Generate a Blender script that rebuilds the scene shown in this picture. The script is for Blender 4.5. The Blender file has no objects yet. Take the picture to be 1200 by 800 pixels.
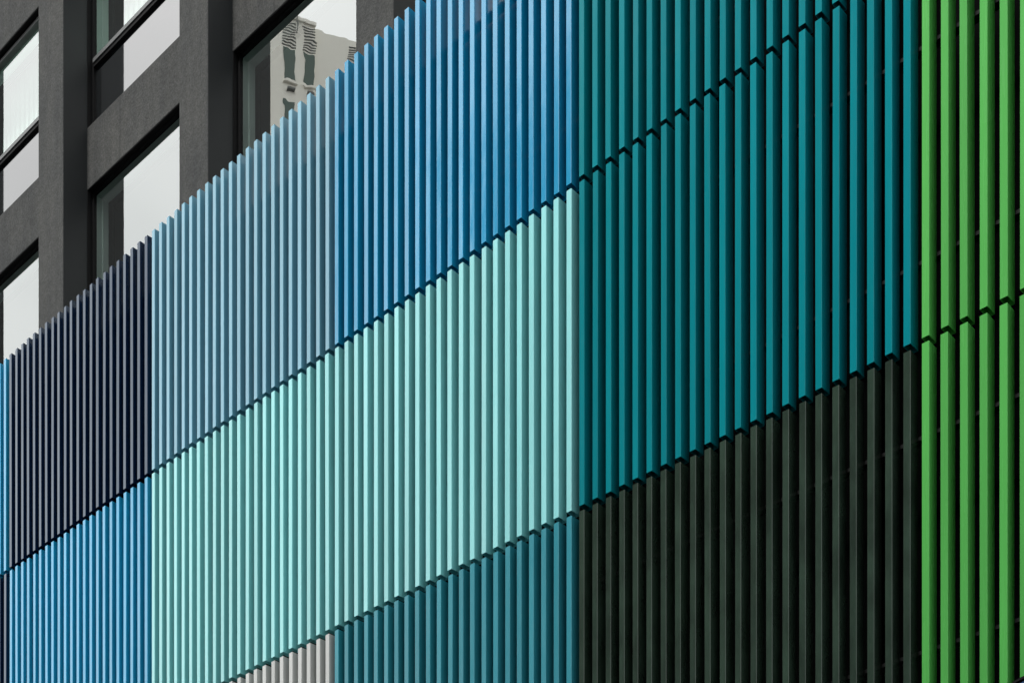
import bpy, bmesh, math, random
from mathutils import Vector, Matrix
random.seed(7)
S = bpy.context.scene
C = S.collection
R = math.radians

# ---------------------------------------------------------------- camera
CY = -10.2139                                    # the screen's front plane is y = 0, x runs along the facade
cam_d = bpy.data.cameras.new('camera')
cam = bpy.data.objects.new('camera', cam_d); C.objects.link(cam)
cam.location = (0, CY, 1.6)
cam.rotation_euler = (R(90), 0, math.atan2(0.6779454, 0.7351123))
cam_d.sensor_width = 36; cam_d.lens = 1767/1200*36
cam_d.shift_y = (1572-400)/1200
cam_d.clip_start = 0.1; cam_d.clip_end = 6000
S.camera = cam

# ---------------------------------------------------------------- sky, sun, exposure
SUN_EL, SUN_AZ = R(55), R(3)                    # azimuth measured from the facade's outward normal towards the left
sdir = Vector((-math.sin(SUN_AZ)*math.cos(SUN_EL), -math.cos(SUN_AZ)*math.cos(SUN_EL), math.sin(SUN_EL)))
W = bpy.data.worlds.new('World'); S.world = W; W.use_nodes = True
nt = W.node_tree; nt.nodes.clear(); L = nt.links
def N(t, **k):
    n = nt.nodes.new(t)
    for a, b in k.items(): setattr(n, a, b)
    return n
out = N('ShaderNodeOutputWorld'); bg = N('ShaderNodeBackground'); bg.inputs['Strength'].default_value = 0.15
sky = N('ShaderNodeTexSky', sky_type='NISHITA'); sky.sun_disc = False
sky.sun_elevation = SUN_EL; sky.sun_rotation = math.atan2(sdir.x, sdir.y)
sky.air_density = 1.0; sky.dust_density = 3.0; sky.ozone_density = 1.0
hsv = N('ShaderNodeHueSaturation'); hsv.inputs['Saturation'].default_value = 0.15
tc = N('ShaderNodeTexCoord'); mp = N('ShaderNodeMapping'); mp.inputs['Scale'].default_value = (1, 1, 2.2)
nz = N('ShaderNodeTexNoise'); nz.inputs['Scale'].default_value = 2.6; nz.inputs['Detail'].default_value = 6
rp = N('ShaderNodeValToRGB'); rp.color_ramp.elements[0].position = .3; rp.color_ramp.elements[1].position = .72
rp.color_ramp.elements[0].color = (10.3, 10.6, 10.6, 1); rp.color_ramp.elements[1].color = (14.9, 15.1, 15.0, 1)
mx = N('ShaderNodeMix', data_type='RGBA'); mx.inputs[0].default_value = 0.8
L.new(sky.outputs[0], hsv.inputs['Color']); L.new(tc.outputs['Generated'], mp.inputs[0]); L.new(mp.outputs[0], nz.inputs['Vector'])
L.new(nz.outputs[0], rp.inputs[0]); L.new(hsv.outputs[0], mx.inputs[6]); L.new(rp.outputs[0], mx.inputs[7])
L.new(mx.outputs[2], bg.inputs['Color']); L.new(bg.outputs[0], out.inputs[0])

sl = bpy.data.lights.new('sun', 'SUN'); sl.energy = 3.7; sl.angle = R(12); sl.color = (1, .985, .96)
so = bpy.data.objects.new('sun', sl); C.objects.link(so); so.location = (0, -20, 40)
so.rotation_euler = sdir.to_track_quat('Z', 'Y').to_euler()
S.view_settings.view_transform = 'Standard'; S.view_settings.look = 'None'
S.view_settings.exposure = 0; S.view_settings.gamma = 1

# ---------------------------------------------------------------- helpers
def mesh(name, verts, faces, mat=None, smooth=False):
    m = bpy.data.meshes.new(name); m.from_pydata(verts, [], faces); m.update()
    if mat: m.materials.append(mat)
    if smooth:
        for p in m.polygons: p.use_smooth = True
    return m
class MB:
    def __init__(s): s.v = []; s.f = []
    def add(s, vs, fs):
        o = len(s.v); s.v += [tuple(v) for v in vs]; s.f += [tuple(i+o for i in f) for f in fs]; return s
    def box(s, x0, x1, y0, y1, z0, z1, M=None):
        vs = [Vector(p) for p in ((x0,y0,z0),(x1,y0,z0),(x1,y1,z0),(x0,y1,z0),(x0,y0,z1),(x1,y0,z1),(x1,y1,z1),(x0,y1,z1))]
        if M: vs = [M @ v for v in vs]
        return s.add(vs, [(3,2,1,0),(4,5,6,7),(0,1,5,4),(1,2,6,5),(2,3,7,6),(3,0,4,7)])
    def prism(s, poly, z0, z1):
        n = len(poly)
        vs = [(x, y, z0) for x, y in poly] + [(x, y, z1) for x, y in poly]
        return s.add(vs, [tuple(range(n))[::-1], tuple(range(n, 2*n))] + [(i, (i+1) % n, n+(i+1) % n, n+i) for i in range(n)])
    def build(s, name, mat, parent=None, loc=None):
        o = bpy.data.objects.new(name, mesh(name, s.v, s.f, mat)); C.objects.link(o)
        if parent: o.parent = parent
        if loc: o.location = loc
        return o
def rrect(x0, x1, y0, y1, b):                   # rectangle with chamfered vertical edges, counter-clockwise
    return [(x0+b, y0), (x1-b, y0), (x1, y0+b), (x1, y1-b), (x1-b, y1), (x0+b, y1), (x0, y1-b), (x0, y0+b)]
def thing(name, label, cat, loc=(0,0,0), group=None):
    o = bpy.data.objects.new(name, None); C.objects.link(o); o.location = loc; o.empty_display_size = .2
    tag(o, label, cat, group); return o
def tag(o, label=None, cat=None, group=None, kind=None):
    if label: o['label'] = label
    if cat: o['category'] = cat
    if group: o['group'] = group
    if kind: o['kind'] = kind
    return o

# ---------------------------------------------------------------- materials
def newmat(name):
    m = bpy.data.materials.new(name); m.use_nodes = True
    return m, m.node_tree, m.node_tree.nodes['Principled BSDF']
def link(t, a, b): t.links.new(a, b)
def noise(t, scale, detail=4, coord='Object', stretch=(1,1,1), rough=.6, each=None):
    c = t.nodes.new('ShaderNodeTexCoord'); m = t.nodes.new('ShaderNodeMapping'); n = t.nodes.new('ShaderNodeTexNoise')
    m.inputs['Scale'].default_value = stretch
    n.inputs['Scale'].default_value = scale; n.inputs['Detail'].default_value = detail; n.inputs['Roughness'].default_value = rough
    link(t, c.outputs[coord], m.inputs[0]); link(t, m.outputs[0], n.inputs['Vector'])
    if each:                                     # a pattern of its own on every fin
        k = t.nodes.new('ShaderNodeVectorMath'); k.operation = 'SCALE'; k.inputs[0].default_value = (37, 11, 53)
        link(t, each, k.inputs['Scale']); link(t, k.outputs[0], m.inputs['Location'])
    return n
def ramp(t, src, stops):
    r = t.nodes.new('ShaderNodeValToRGB'); e = r.color_ramp.elements
    while len(e) < len(stops): e.new(.5)
    for i, (p, c) in enumerate(stops): e[i].position = p; e[i].color = (*c, 1)
    link(t, src, r.inputs[0]); return r

def paint(name, rgb, rough=.32, spec=.5, ior=1.5, painted_sheen=0):
    """powder coated aluminium: slight difference from fin to fin, faint wavy relief, thin dust, optional wavy sheen painted into the colour"""
    m, t, b = newmat(name)
    oi = t.nodes.new('ShaderNodeObjectInfo')
    hs = t.nodes.new('ShaderNodeHueSaturation'); hs.inputs['Color'].default_value = (*rgb, 1)
    mr = t.nodes.new('ShaderNodeMapRange'); mr.inputs['To Min'].default_value = .9; mr.inputs['To Max'].default_value = 1.08
    link(t, oi.outputs['Random'], mr.inputs[0]); link(t, mr.outputs[0], hs.inputs['Value'])
    n = noise(t, 1.6, 5, 'Object', (3, 3, 1.5 if painted_sheen else .35), each=oi.outputs['Random'])
    g = ramp(t, n.outputs[0], [(.35, (.93-painted_sheen,)*3), (.7, (1.04+painted_sheen,)*3)])  # wider range on olive paints wavy reflections into its colour
    mul = t.nodes.new('ShaderNodeMix'); mul.data_type = 'RGBA'; mul.blend_type = 'MULTIPLY'; mul.inputs[0].default_value = 1
    link(t, hs.outputs[0], mul.inputs[6]); link(t, g.outputs[0], mul.inputs[7]); link(t, mul.outputs[2], b.inputs['Base Color'])
    n2 = noise(t, 5, 3, 'Object', (6, 6, .5), each=oi.outputs['Random'])
    rr = t.nodes.new('ShaderNodeMapRange'); rr.inputs['To Min'].default_value = rough-.07; rr.inputs['To Max'].default_value = rough+.08
    link(t, n2.outputs[0], rr.inputs[0]); link(t, rr.outputs[0], b.inputs['Roughness'])
    b.inputs['Specular IOR Level'].default_value = spec; b.inputs['IOR'].default_value = ior
    n3 = noise(t, 1.1, 2, 'Object', (4, 4, 1.6), each=oi.outputs['Random'])
    bu = t.nodes.new('ShaderNodeBump'); bu.inputs['Strength'].default_value = .25; bu.inputs['Distance'].default_value = .01
    link(t, n3.outputs[0], bu.inputs['Height']); link(t, bu.outputs[0], b.inputs['Normal'])
    return m
def simple(name, rgb, rough=.6, metal=0, var=.12, scale=4, bump=0, bscale=40):
    m, t, b = newmat(name)
    n = noise(t, scale, 6)
    r = ramp(t, n.outputs[0], [(.3, tuple(c*(1-var) for c in rgb)), (.7, tuple(c*(1+var) for c in rgb))])
    link(t, r.outputs[0], b.inputs['Base Color'])
    b.inputs['Roughness'].default_value = rough; b.inputs['Metallic'].default_value = metal
    if bump:
        n2 = noise(t, bscale, 5)
        bu = t.nodes.new('ShaderNodeBump'); bu.inputs['Strength'].default_value = bump; bu.inputs['Distance'].default_value = .01
        link(t, n2.outputs[0], bu.inputs['Height']); link(t, bu.outputs[0], b.inputs['Normal'])
    return m
def render_mat(name, rgb):
    """rough grey roughcast render with pale and dark grains"""
    m, t, b = newmat(name)
    big = noise(t, .7, 5); grain = noise(t, 34, 5, rough=.85)
    a = ramp(t, grain.outputs[0], [(.32, tuple(c*.55 for c in rgb)), (.5, rgb), (.7, tuple(c*1.65 for c in rgb))])
    g = ramp(t, big.outputs[0], [(.3, (.84, .85, .87)), (.7, (1.12, 1.1, 1.07))])
    mul = t.nodes.new('ShaderNodeMix'); mul.data_type = 'RGBA'; mul.blend_type = 'MULTIPLY'; mul.inputs[0].default_value = 1
    st = noise(t, 2.2, 6, 'Object', (2.5, 2.5, .3)); sg = ramp(t, st.outputs[0], [(.35, (.86, .865, .88)), (.65, (1.08, 1.07, 1.05))])
    mid = noise(t, 9, 4); mg = ramp(t, mid.outputs[0], [(.38, (.90,)*3), (.62, (1.1,)*3)])
    def mulm(p, q):
        k = t.nodes.new('ShaderNodeMix'); k.data_type = 'RGBA'; k.blend_type = 'MULTIPLY'; k.inputs[0].default_value = 1
        link(t, p, k.inputs[6]); link(t, q, k.inputs[7]); return k.outputs[2]
    link(t, a.outputs[0], mul.inputs[6]); link(t, g.outputs[0], mul.inputs[7])
    link(t, mulm(mulm(mul.outputs[2], sg.outputs[0]), mg.outputs[0]), b.inputs['Base Color'])
    b.inputs['Roughness'].default_value = .9; b.inputs['Specular IOR Level'].default_value = .15
    bu = t.nodes.new('ShaderNodeBump'); bu.inputs['Strength'].default_value = .6; bu.inputs['Distance'].default_value = .012
    link(t, grain.outputs[0], bu.inputs['Height']); link(t, bu.outputs[0], b.inputs['Normal'])
    return m
def glass_mat(name, refl, tint, opaque=None, wav=.045):
    m = bpy.data.materials.new(name); m.use_nodes = True; t = m.node_tree; t.nodes.clear()
    o = t.nodes.new('ShaderNodeOutputMaterial'); mix = t.nodes.new('ShaderNodeMixShader'); gl = t.nodes.new('ShaderNodeBsdfGlossy')
    gl.inputs['Roughness'].default_value = 0.0 if not opaque else .04; gl.inputs['Color'].default_value = (*refl[1], 1)
    lw = t.nodes.new('ShaderNodeFresnel'); lw.inputs['IOR'].default_value = 1.5
    mr = t.nodes.new('ShaderNodeMapRange'); mr.inputs['From Max'].default_value = .3
    mr.inputs['To Min'].default_value = refl[0]*.8; mr.inputs['To Max'].default_value = min(1, refl[0]*1.35)
    link(t, lw.outputs[0], mr.inputs[0]); link(t, mr.outputs[0], mix.inputs[0])
    if opaque:
        tr = t.nodes.new('ShaderNodeBsdfDiffuse'); tr.inputs['Color'].default_value = (*opaque, 1)
    else:
        tr = t.nodes.new('ShaderNodeBsdfTransparent'); tr.inputs['Color'].default_value = (*tint, 1)
    n = noise(t, 1.3, 2, 'Object', (1, 1, 1.3)); bu = t.nodes.new('ShaderNodeBump')
    bu.inputs['Strength'].default_value = 1; bu.inputs['Distance'].default_value = wav*.01
    link(t, n.outputs[0], bu.inputs['Height']); link(t, bu.outputs[0], gl.inputs['Normal'])
    link(t, tr.outputs[0], mix.inputs[1]); link(t, gl.outputs[0], mix.inputs[2]); link(t, mix.outputs[0], o.inputs[0])
    return m

PAINT = dict(
    azure=paint('azure_paint', (.014, .36, .63), .2, .85, 1.72), navy=paint('navy_paint', (.002, .016, .055), .2, .56, 1.85),
    steel=paint('steel_blue_paint', (.155, .40, .53), .22, .8, 1.75), blue=paint('blue_paint', (.008, .31, .56), .13, .8, 1.75),
    teal=paint('teal_paint', (.001, .212, .25), .2, .16), mint=paint('mint_paint', (.27, .73, .745), .22, .85, 1.75),
    green=paint('green_paint', (.09, .42, .085), .26, .3), petrol=paint('petrol_paint', (.03, .27, .34), .2, .6),
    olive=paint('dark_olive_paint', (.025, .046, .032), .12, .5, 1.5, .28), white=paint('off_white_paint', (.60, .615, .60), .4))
PAINT['navy'].node_tree.nodes['Principled BSDF'].inputs['Specular Tint'].default_value = (.78, .91, 1, 1)
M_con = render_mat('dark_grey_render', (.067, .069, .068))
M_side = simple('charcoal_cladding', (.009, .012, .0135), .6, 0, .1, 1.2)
M_black = simple('black_coated_metal', (.004, .004, .0045), .6, 0, .1)
M_black.node_tree.nodes['Principled BSDF'].inputs['Specular IOR Level'].default_value = .15
M_greyf = simple('grey_window_metal', (.16, .165, .165), .45, .3)
M_glass = glass_mat('tinted_window_glass', (.435, (.98, 1, .985)), (.97, 1, .99))
M_span = glass_mat('dark_spandrel_glass', (.34, (.97, .955, .955)), None, (.008, .010, .011), .03)
M_jamb = simple('white_window_liner', (.84, .98, .93), .6, 0, .04)
M_room = simple('room_plaster', (.16, .165, .16), .9, 0, .06, .8)
M_curt = simple('pale_curtain', (.62, .78, .71), .9, 0, .1, 2)
M_back = simple('black_membrane', (.0022, .0022, .0022), .9, 0, .2, 2)
M_back.node_tree.nodes['Principled BSDF'].inputs['Specular IOR Level'].default_value = .03
M_clear = bpy.data.materials.new('clear_glass_edge'); M_clear.use_nodes = True
_t = M_clear.node_tree; _t.nodes.clear(); _o = _t.nodes.new('ShaderNodeOutputMaterial'); _b = _t.nodes.new('ShaderNodeBsdfTransparent')
_b.inputs[0].default_value = (.97, 1, .985, 1); _t.links.new(_b.outputs[0], _o.inputs[0])
M_rail = simple('galvanised_steel', (.003, .003, .003), .85, 0, .3, 9)
M_cream = simple('cream_stucco', (.95, .92, .84), .9, 0, .03, .08)
M_towerglass = glass_mat('tower_glass', (.12, (.8, .9, .85)), None, (.02, .045, .035), .2)
M_louv = simple('grey_louvre', (.12, .125, .12), .6)
M_block = simple('grey_brickwork', (.09, .088, .085), .9, 0, .25, .3)
M_pod = simple('grey_stone', (.2, .2, .195), .85, 0, .15, .3)
M_asph = simple('asphalt', (.05, .05, .052), .9, 0, .2, 3, .4, 60)
M_pave = simple('paving_concrete', (.16, .157, .15), .85, 0, .12, 1.2, .3, 30)
M_kerb = simple('kerb_stone', (.3, .295, .28), .8, 0, .12, 3)
M_blue = paint('sign_blue', (.06, .13, .30), .25)

# ---------------------------------------------------------------- ground, road, pavements
tag(MB().box(-2000, 2000, -2000, 2000, -.6, -.14).build('ground', M_asph), kind='structure')
tag(MB().box(-300, 300, -19, -5, -.136, -.12).build('road', M_asph), kind='structure')
tag(MB().box(-300, 300, -4.85, 20, -.136, 0).build('pavement', M_pave), kind='structure')
tag(MB().box(-300, 300, -24, -19.15, -.136, 0).build('pavement', M_pave), kind='structure')
tag(MB().box(-300, 300, -5, -4.85, -.136, .004).build('kerb', M_kerb), kind='structure')
tag(MB().box(-300, 300, -19.15, -19, -.136, .004).build('kerb', M_kerb), kind='structure')

# ---------------------------------------------------------------- colour screen of fins
PITCH, X0, FW, FD, GAP = .15, -18.5124, .0585, .120, .046
LV = [14.726, 11.857, 8.949, 6.041]             # tops of the rows
fin_mesh = {}
def get_fin(h, colour):
    k = (round(h, 3), colour)
    if k not in fin_mesh:
        b = MB(); po, pi_ = rrect(0, FW, 0, FD, .003), rrect(.003, FW-.003, .003, FD-.003, .002)
        vs = [(x, y, 0) for x, y in po]+[(x, y, h) for x, y in po]+[(x, y, 0) for x, y in pi_]+[(x, y, .14) for x, y in pi_]
        n = 8; J = [(i, (i+1) % n) for i in range(n)]
        b.add(vs, [(i, j, n+j, n+i) for i, j in J]+[tuple(range(n, 2*n))]+[(j, i, 2*n+i, 2*n+j) for i, j in J]
              +[(2*n+j, 2*n+i, 3*n+i, 3*n+j) for i, j in J]+[tuple(range(3*n, 4*n))[::-1]])     # tube, open at the foot
        fin_mesh[k] = mesh('fin', b.v, b.f, PAINT[colour])
    return fin_mesh[k]
clip_mb = MB()
def panel(row, col, colour, label):
    zt, zb = LV[row], LV[row+1]+GAP
    xa = X0+PITCH*22*col
    t = thing('fin_panel', label, 'facade panel', (xa, 0, zb), 'coloured panels of vertical fins on the facade')
    me = get_fin(zt-zb, colour)
    for i in range(22):
        o = bpy.data.objects.new('fin', me); C.objects.link(o); o.parent = t
        o.location = (i*PITCH+random.uniform(-.0022, .0022), random.uniform(-.0015, .0015), random.uniform(-.0025, .0025))
        o.rotation_euler = (random.gauss(0, .0006), random.gauss(0, .0006), random.gauss(0, .010))
    for z in (.66, 2.26):
        r = MB().box(-.012, PITCH*22-.016, FD+.012, FD+.062, z-.014, z+.014)
        r.box(-.012, PITCH*22-.016, FD+.062, FD+.066, z-.03, z+.014)
        ro = r.build('rail', M_rail, t)
        c = MB()
        for i in range(22):
            x = i*PITCH
            c.box(x+.008, x+FW-.008, FD-.004, FD+.012, z-.05, z+.05)
            c.box(x-.034, x-.012, FD+.002, FD+.011, z-.012, z+.012)
        co = c.build('fin_clips', M_rail, ro); co['kind'] = 'stuff'
    return t
panel(0, -1, 'azure', 'bright azure sliver at the left end of the top row beside the navy panel')
panel(0, 0, 'navy', 'dark navy panel in the top row between the azure and pale steel blue panels')
panel(0, 1, 'steel', 'pale steel blue panel in the top row directly right of the dark navy panel')
panel(0, 2, 'blue', 'strong sky blue panel in the top row above the right half of the mint fins')
panel(0, 3, 'teal', 'dark teal panel in the top row right of the sky blue panel')
panel(1, -1, 'navy', 'sliver of navy panel at the left picture edge, under the azure panel')
panel(1, 0, 'azure', 'azure blue panel in the middle row under the dark navy panel')
panel(1, 1, 'mint', 'pale mint panel under the steel blue panel and above the off-white one')
panel(1, 2, 'mint', 'pale mint panel under the sky blue panel and above the petrol one')
panel(1, 3, 'teal', 'teal panel in the middle row above the dark olive panel')
panel(1, 4, 'green', 'bright green panel in the middle row, upper of the two at the right edge')
panel(2, 1, 'white', 'off-white panel cut by the bottom edge under the mint fins')
panel(2, 2, 'petrol', 'petrol blue panel in the bottom row between the off-white and dark olive panels')
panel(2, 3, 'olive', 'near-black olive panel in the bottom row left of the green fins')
panel(2, 4, 'green', 'bright green panel in the bottom row at the right edge beside the olive panel')

bw = thing('backing_wall', 'black wall seen in the gaps behind the coloured fins', 'wall', (-9, .45, 0))
MB().box(-17, 17, 0, .12, 0, 14.45).build('wall', M_back, bw)
for i, x in enumerate([v*1.65-16.6 for v in range(20)]):
    MB().box(x, x+.06, -.262, -.002, 5.8, 14.4).build('upright', M_back, bw)

# ---------------------------------------------------------------- dark grey building above the screen
PB = 1.2257                                     # pier face
BAND, GL = PB+.385, PB+.50
PX = [-19.91-3.468*2, -19.91-3.468, -19.91, -16.416, -12.974, -9.506, -6.038, -2.57]
PWD = [.65, .65, .674, .621, .629, .63, .63, .63]
HB = [18.195+3.456*k for k in range(-2, 4)]     # bottoms of the wall bands
bd = thing('office_building', 'dark grey rendered building with deep piers and mirrored windows behind the fins', 'building', (-12, PB, 0))
def bpart(mb, name, mat, parent=bd):
    o = bpy.data.objects.new(name, mesh(name, [(x+12, y-PB, z) for x, y, z in mb.v], mb.f, mat)); C.objects.link(o); o.parent = parent
    return o
TOPZ = 31.5
for x, w in zip(PX, PWD):
    p = bpart(MB().prism(rrect(x, x+w-.004, PB, GL+.35, .006), 0, TOPZ), 'pier', M_con)
    bpart(MB().box(x+w+.0005, x+w+.014, BAND+.004, GL-.05, 0, TOPZ-.02), 'black_reveal', M_black, p)
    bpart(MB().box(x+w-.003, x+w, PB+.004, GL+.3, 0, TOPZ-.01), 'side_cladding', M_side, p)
for k, zb in enumerate(HB):
    for i in range(len(PX)-1):
        xa, xb = PX[i]+PWD[i], PX[i+1]
        xj = xa+(xb-xa)*.30
        bpart(MB().box(xa+.001, xj-.003, BAND, GL+.33, zb, zb+.885), 'wall_band', M_con)
        bpart(MB().box(xj+.003, xb-.001, BAND+.001, GL+.33, zb, zb+.885), 'wall_band', M_con)
        if k == len(HB)-1: continue
        T, Hd = zb+.885, HB[k+1]
        zm = T+.905
        up = k >= 3 or k == 2
        fr = MB()
        fr.box(xa+.002, xa+.05, GL-.04, GL+.012, T+.001, Hd-.001); fr.box(xb-.05, xb-.002, GL-.04, GL+.012, T+.001, Hd-.001)
        fr.box(xa+.05, xb-.05, GL-.04, GL+.012, Hd-.036, Hd-.001)
        fr.box(xa+.05, xb-.05, GL-.04, GL+.05, zm, zm+.05)
        fo = bpart(fr, 'window', M_black)
        bpart(MB().box(xa+.016, xb-.002, BAND+.006, GL-.042, Hd-.012, Hd-.001), 'soffit_strip', M_black, fo)  # thin black strip along the underside of the band
        bpart(MB().box(xa+.05, xb-.05, GL-.055, GL+.04, zm+.052, zm+.11), 'sill_rail', M_greyf, fo)
        if up: bpart(MB().box(xa+.05, xb-.05, GL-.045, GL+.04, Hd-.085, Hd-.038), 'head_rail', M_greyf, fo)
        ztop = Hd-.087 if up else Hd-.038
        gp = bpart(MB().box(xa+.052, xb-.052, GL, GL+.012, zm+.112, ztop), 'glass_pane', M_glass, fo)
        gp.data.materials.append(M_clear)
        for q, pl in enumerate(gp.data.polygons): pl.material_index = 0 if q == 2 else 1
        bpart(MB().box(xa+.052, xb-.052, GL, GL+.03, T+.002, zm-.002), 'spandrel_glass', M_span, fo)
        lin = MB()
        for (a, b_, y0, y1) in ((.046, .051, .014, .10), (.046, .060, .104, .20)):
            lin.box(xa+a, xa+b_, GL+y0, GL+y1, zm+.05, Hd-.03); lin.box(xb-b_, xb-a, GL+y0, GL+y1, zm+.05, Hd-.03)
            lin.box(xa+b_, xb-b_, GL+y0, GL+y1, Hd-.03-(b_-.0)*.25, Hd-.03)
        bpart(lin, 'window_liner', M_jamb, fo)
        if k == 2 or i == 1 and k >= 1:
            cu = MB(); x = xa+.16; n = 0
            while x < xb-.2:
                cu.box(x, x+.07, GL+.40+(.03 if n % 2 else 0), GL+.44+(.03 if n % 2 else 0), zm-.1, Hd+.2); x += .071; n += 1
            if k == 2: bpart(cu, 'curtain', M_curt, fo)
    bpart(MB().box(PX[0], PX[-1]+.6, GL+.332, 9, zb+.2, zb+.5), 'floor_slab', M_room)
for i, x in enumerate(PX):
    bpart(MB().box(x+.2, x+.4, GL+.352, 8.9, 12, TOPZ-.3), 'partition', M_room)
bpart(MB().box(PX[0], PX[-1]+.63, 5.2, 5.4, 12, TOPZ-.3), 'inner_wall', M_room)
bpart(MB().box(PX[0]-.1, PX[-1]+.8, BAND-.05, 9.2, TOPZ+.002, TOPZ+.5), 'parapet', M_con)

# ---------------------------------------------------------------- round blue sign, low right
s0 = thing('round_sign', 'blue disc with dark rim peeking in at the bottom right corner', 'sign', (0.0, -.14, 0))
def ring(y0, y1, r0, r1, n=64):
    b = MB(); vs = []
    for i in range(n):
        a = 2*math.pi*i/n; c, s = math.cos(a), math.sin(a)
        vs += [(r0*c, y0, r0*s), (r1*c, y0, r1*s), (r1*c, y1, r1*s), (r0*c, y1, r0*s)]
    fs = []
    for i in range(n):
        j = (i+1) % n
        for k in range(4): fs.append((4*i+k, 4*i+(k+1) % 4, 4*j+(k+1) % 4, 4*j+k))
    return b.add(vs, fs)
def disc(y0, y1, r, n=64):
    b = MB(); prof = [(0, y0), (r*.5, y0+.004), (r*.82, y0+.012), (r*.96, y0+.03), (r, y1)]
    vs = [(0, y0, 0)]
    for (q, y) in prof[1:]:
        vs += [(q*math.cos(2*math.pi*i/n), y, q*math.sin(2*math.pi*i/n)) for i in range(n)]
    fs = [(0, 1+i, 1+(i+1) % n) for i in range(n)]
    for k in range(3):
        fs += [(1+k*n+i, 1+(k+1)*n+i, 1+(k+1)*n+(i+1) % n, 1+k*n+(i+1) % n) for i in range(n)]
    return b.add(vs, fs)
def at(px, py, y):                              # world point on the plane of given y seen at a photo pixel
    u = (px-600)/1767.; d = y-CY
    a, b = .7351123*u-.6779454, .6779454*u+.7351123
    return Vector((d*a/b, y, (1572-py)/1767*d/b+1.6))
c0 = at(1205, 838.5, -.14)
s0.location = c0
ring(-.015, .05, .266, .282).build('rim', M_black, s0)
disc(-.03, .045, .265).build('face', M_blue, s0)
MB().box(-.03, .03, .052, .138, -.03, .03).build('bracket', M_black, s0)

# ---------------------------------------------------------------- across the street: what the panes mirror
YG = GL
def mirrored(px, py, Z):                        # a point seen in the pane at photo pixel and distance, flipped back into the street
    u = (px-600)/1767.
    return Vector((Z*(.7351123*u-.6779454), 2*YG-(CY+Z*(.6779454*u+.7351123)), Z*(1572-py)/1767+1.6))
tw = thing('cream_tower', 'cream tower block with slim windows and louvres, mirrored in the third window', 'building')
P0 = mirrored(316, 27, 150)
U = Vector((.442, -.897, 0)).normalized()       # along its face
Nn = Vector((-U.y, U.x, 0)); Nn = Nn if (Vector((0, 0, 0))-P0).dot(Nn) > 0 else -Nn   # towards us
mt = Matrix(((U.x, -Nn.x, 0, P0.x), (U.y, -Nn.y, 0, P0.y), (0, 0, 1, 0), (0, 0, 0, 1)))
tw.matrix_world = mt
PXM = 1767/150*.984                             # photo pixels per metre on that face
def tx(px): return (px-316)/PXM
ZT = P0.z
def tz(py, px=340):                             # height on the face at a photo pixel
    return ZT-(py-27-(px-316)*.31)/ (PXM)
MB().box(tx(286), tx(368), 0, 14, 0, ZT+1.0).build('wall', M_cream, tw)
MB().box(tx(368)+.01, tx(432), .5, 13, 0, ZT+1.2).build('wall', M_cream, tw)
MB().box(tx(286)-.2, tx(368)+.15, -.25, 14.2, ZT+1.01, ZT+1.35).build('cornice', M_cream, tw)
for col, xa in enumerate((333, 356, 411)):
    yo = 0 if xa < 400 else .5
    for r in range(5):
        zt = tz(55.5, 333)-r*5.1
        MB().box(tx(xa), tx(xa+12.5), yo-.06, yo-.01, zt-3.1, zt).build('window', M_towerglass, tw)
        MB().box(tx(xa)-.1, tx(xa+12.5)+.1, yo-.3, yo-.02, zt-3.45, zt-3.2).build('sill', M_cream, tw)
        MB().box(tx(xa)+.3, tx(xa+12.5)-.1, yo-.35, yo-.02, zt-4.15, zt-3.95).build('vent', M_louv, tw)
    for q in range(9):
        z = tz(53, 333)+q*.29
        MB().box(tx(xa)-.1, tx(xa+12.5)+.1, yo-.07, yo-.01, z, z+.09).build('louvre', M_louv, tw)
MB().box(tx(348)-.06, tx(348)+.06, -.4, -.28, ZT-.6, ZT+2.2).build('mast', M_louv, tw)

ob = thing('brick_block', 'grey brick block across the street, mirrored softly in the right-hand fins', 'building', (0, -24, 0))
XR = 16.0; xl = at(545, 300, 24).x; zt = at(680, 100, 24).z
MB().box(xl, XR, -16, 0, 27, zt).build('wall', M_block, ob)
MB().box(xl, XR, -16, .1, 0, 26.99).build('podium', M_pod, ob)
MB().box(xl-.2, XR+.2, -16, .25, zt+.002, zt+.6).build('cornice', M_con, ob)
wm = MB(); z = 4.5
while z < zt-3:
    x = xl+2
    while x < XR-2: wm.box(x, x+1.3, .002, .14, z, z+1.8); x += 3.1
    z += 3.4
wo = wm.build('windows', M_towerglass, ob); wo['kind'] = 'stuff'
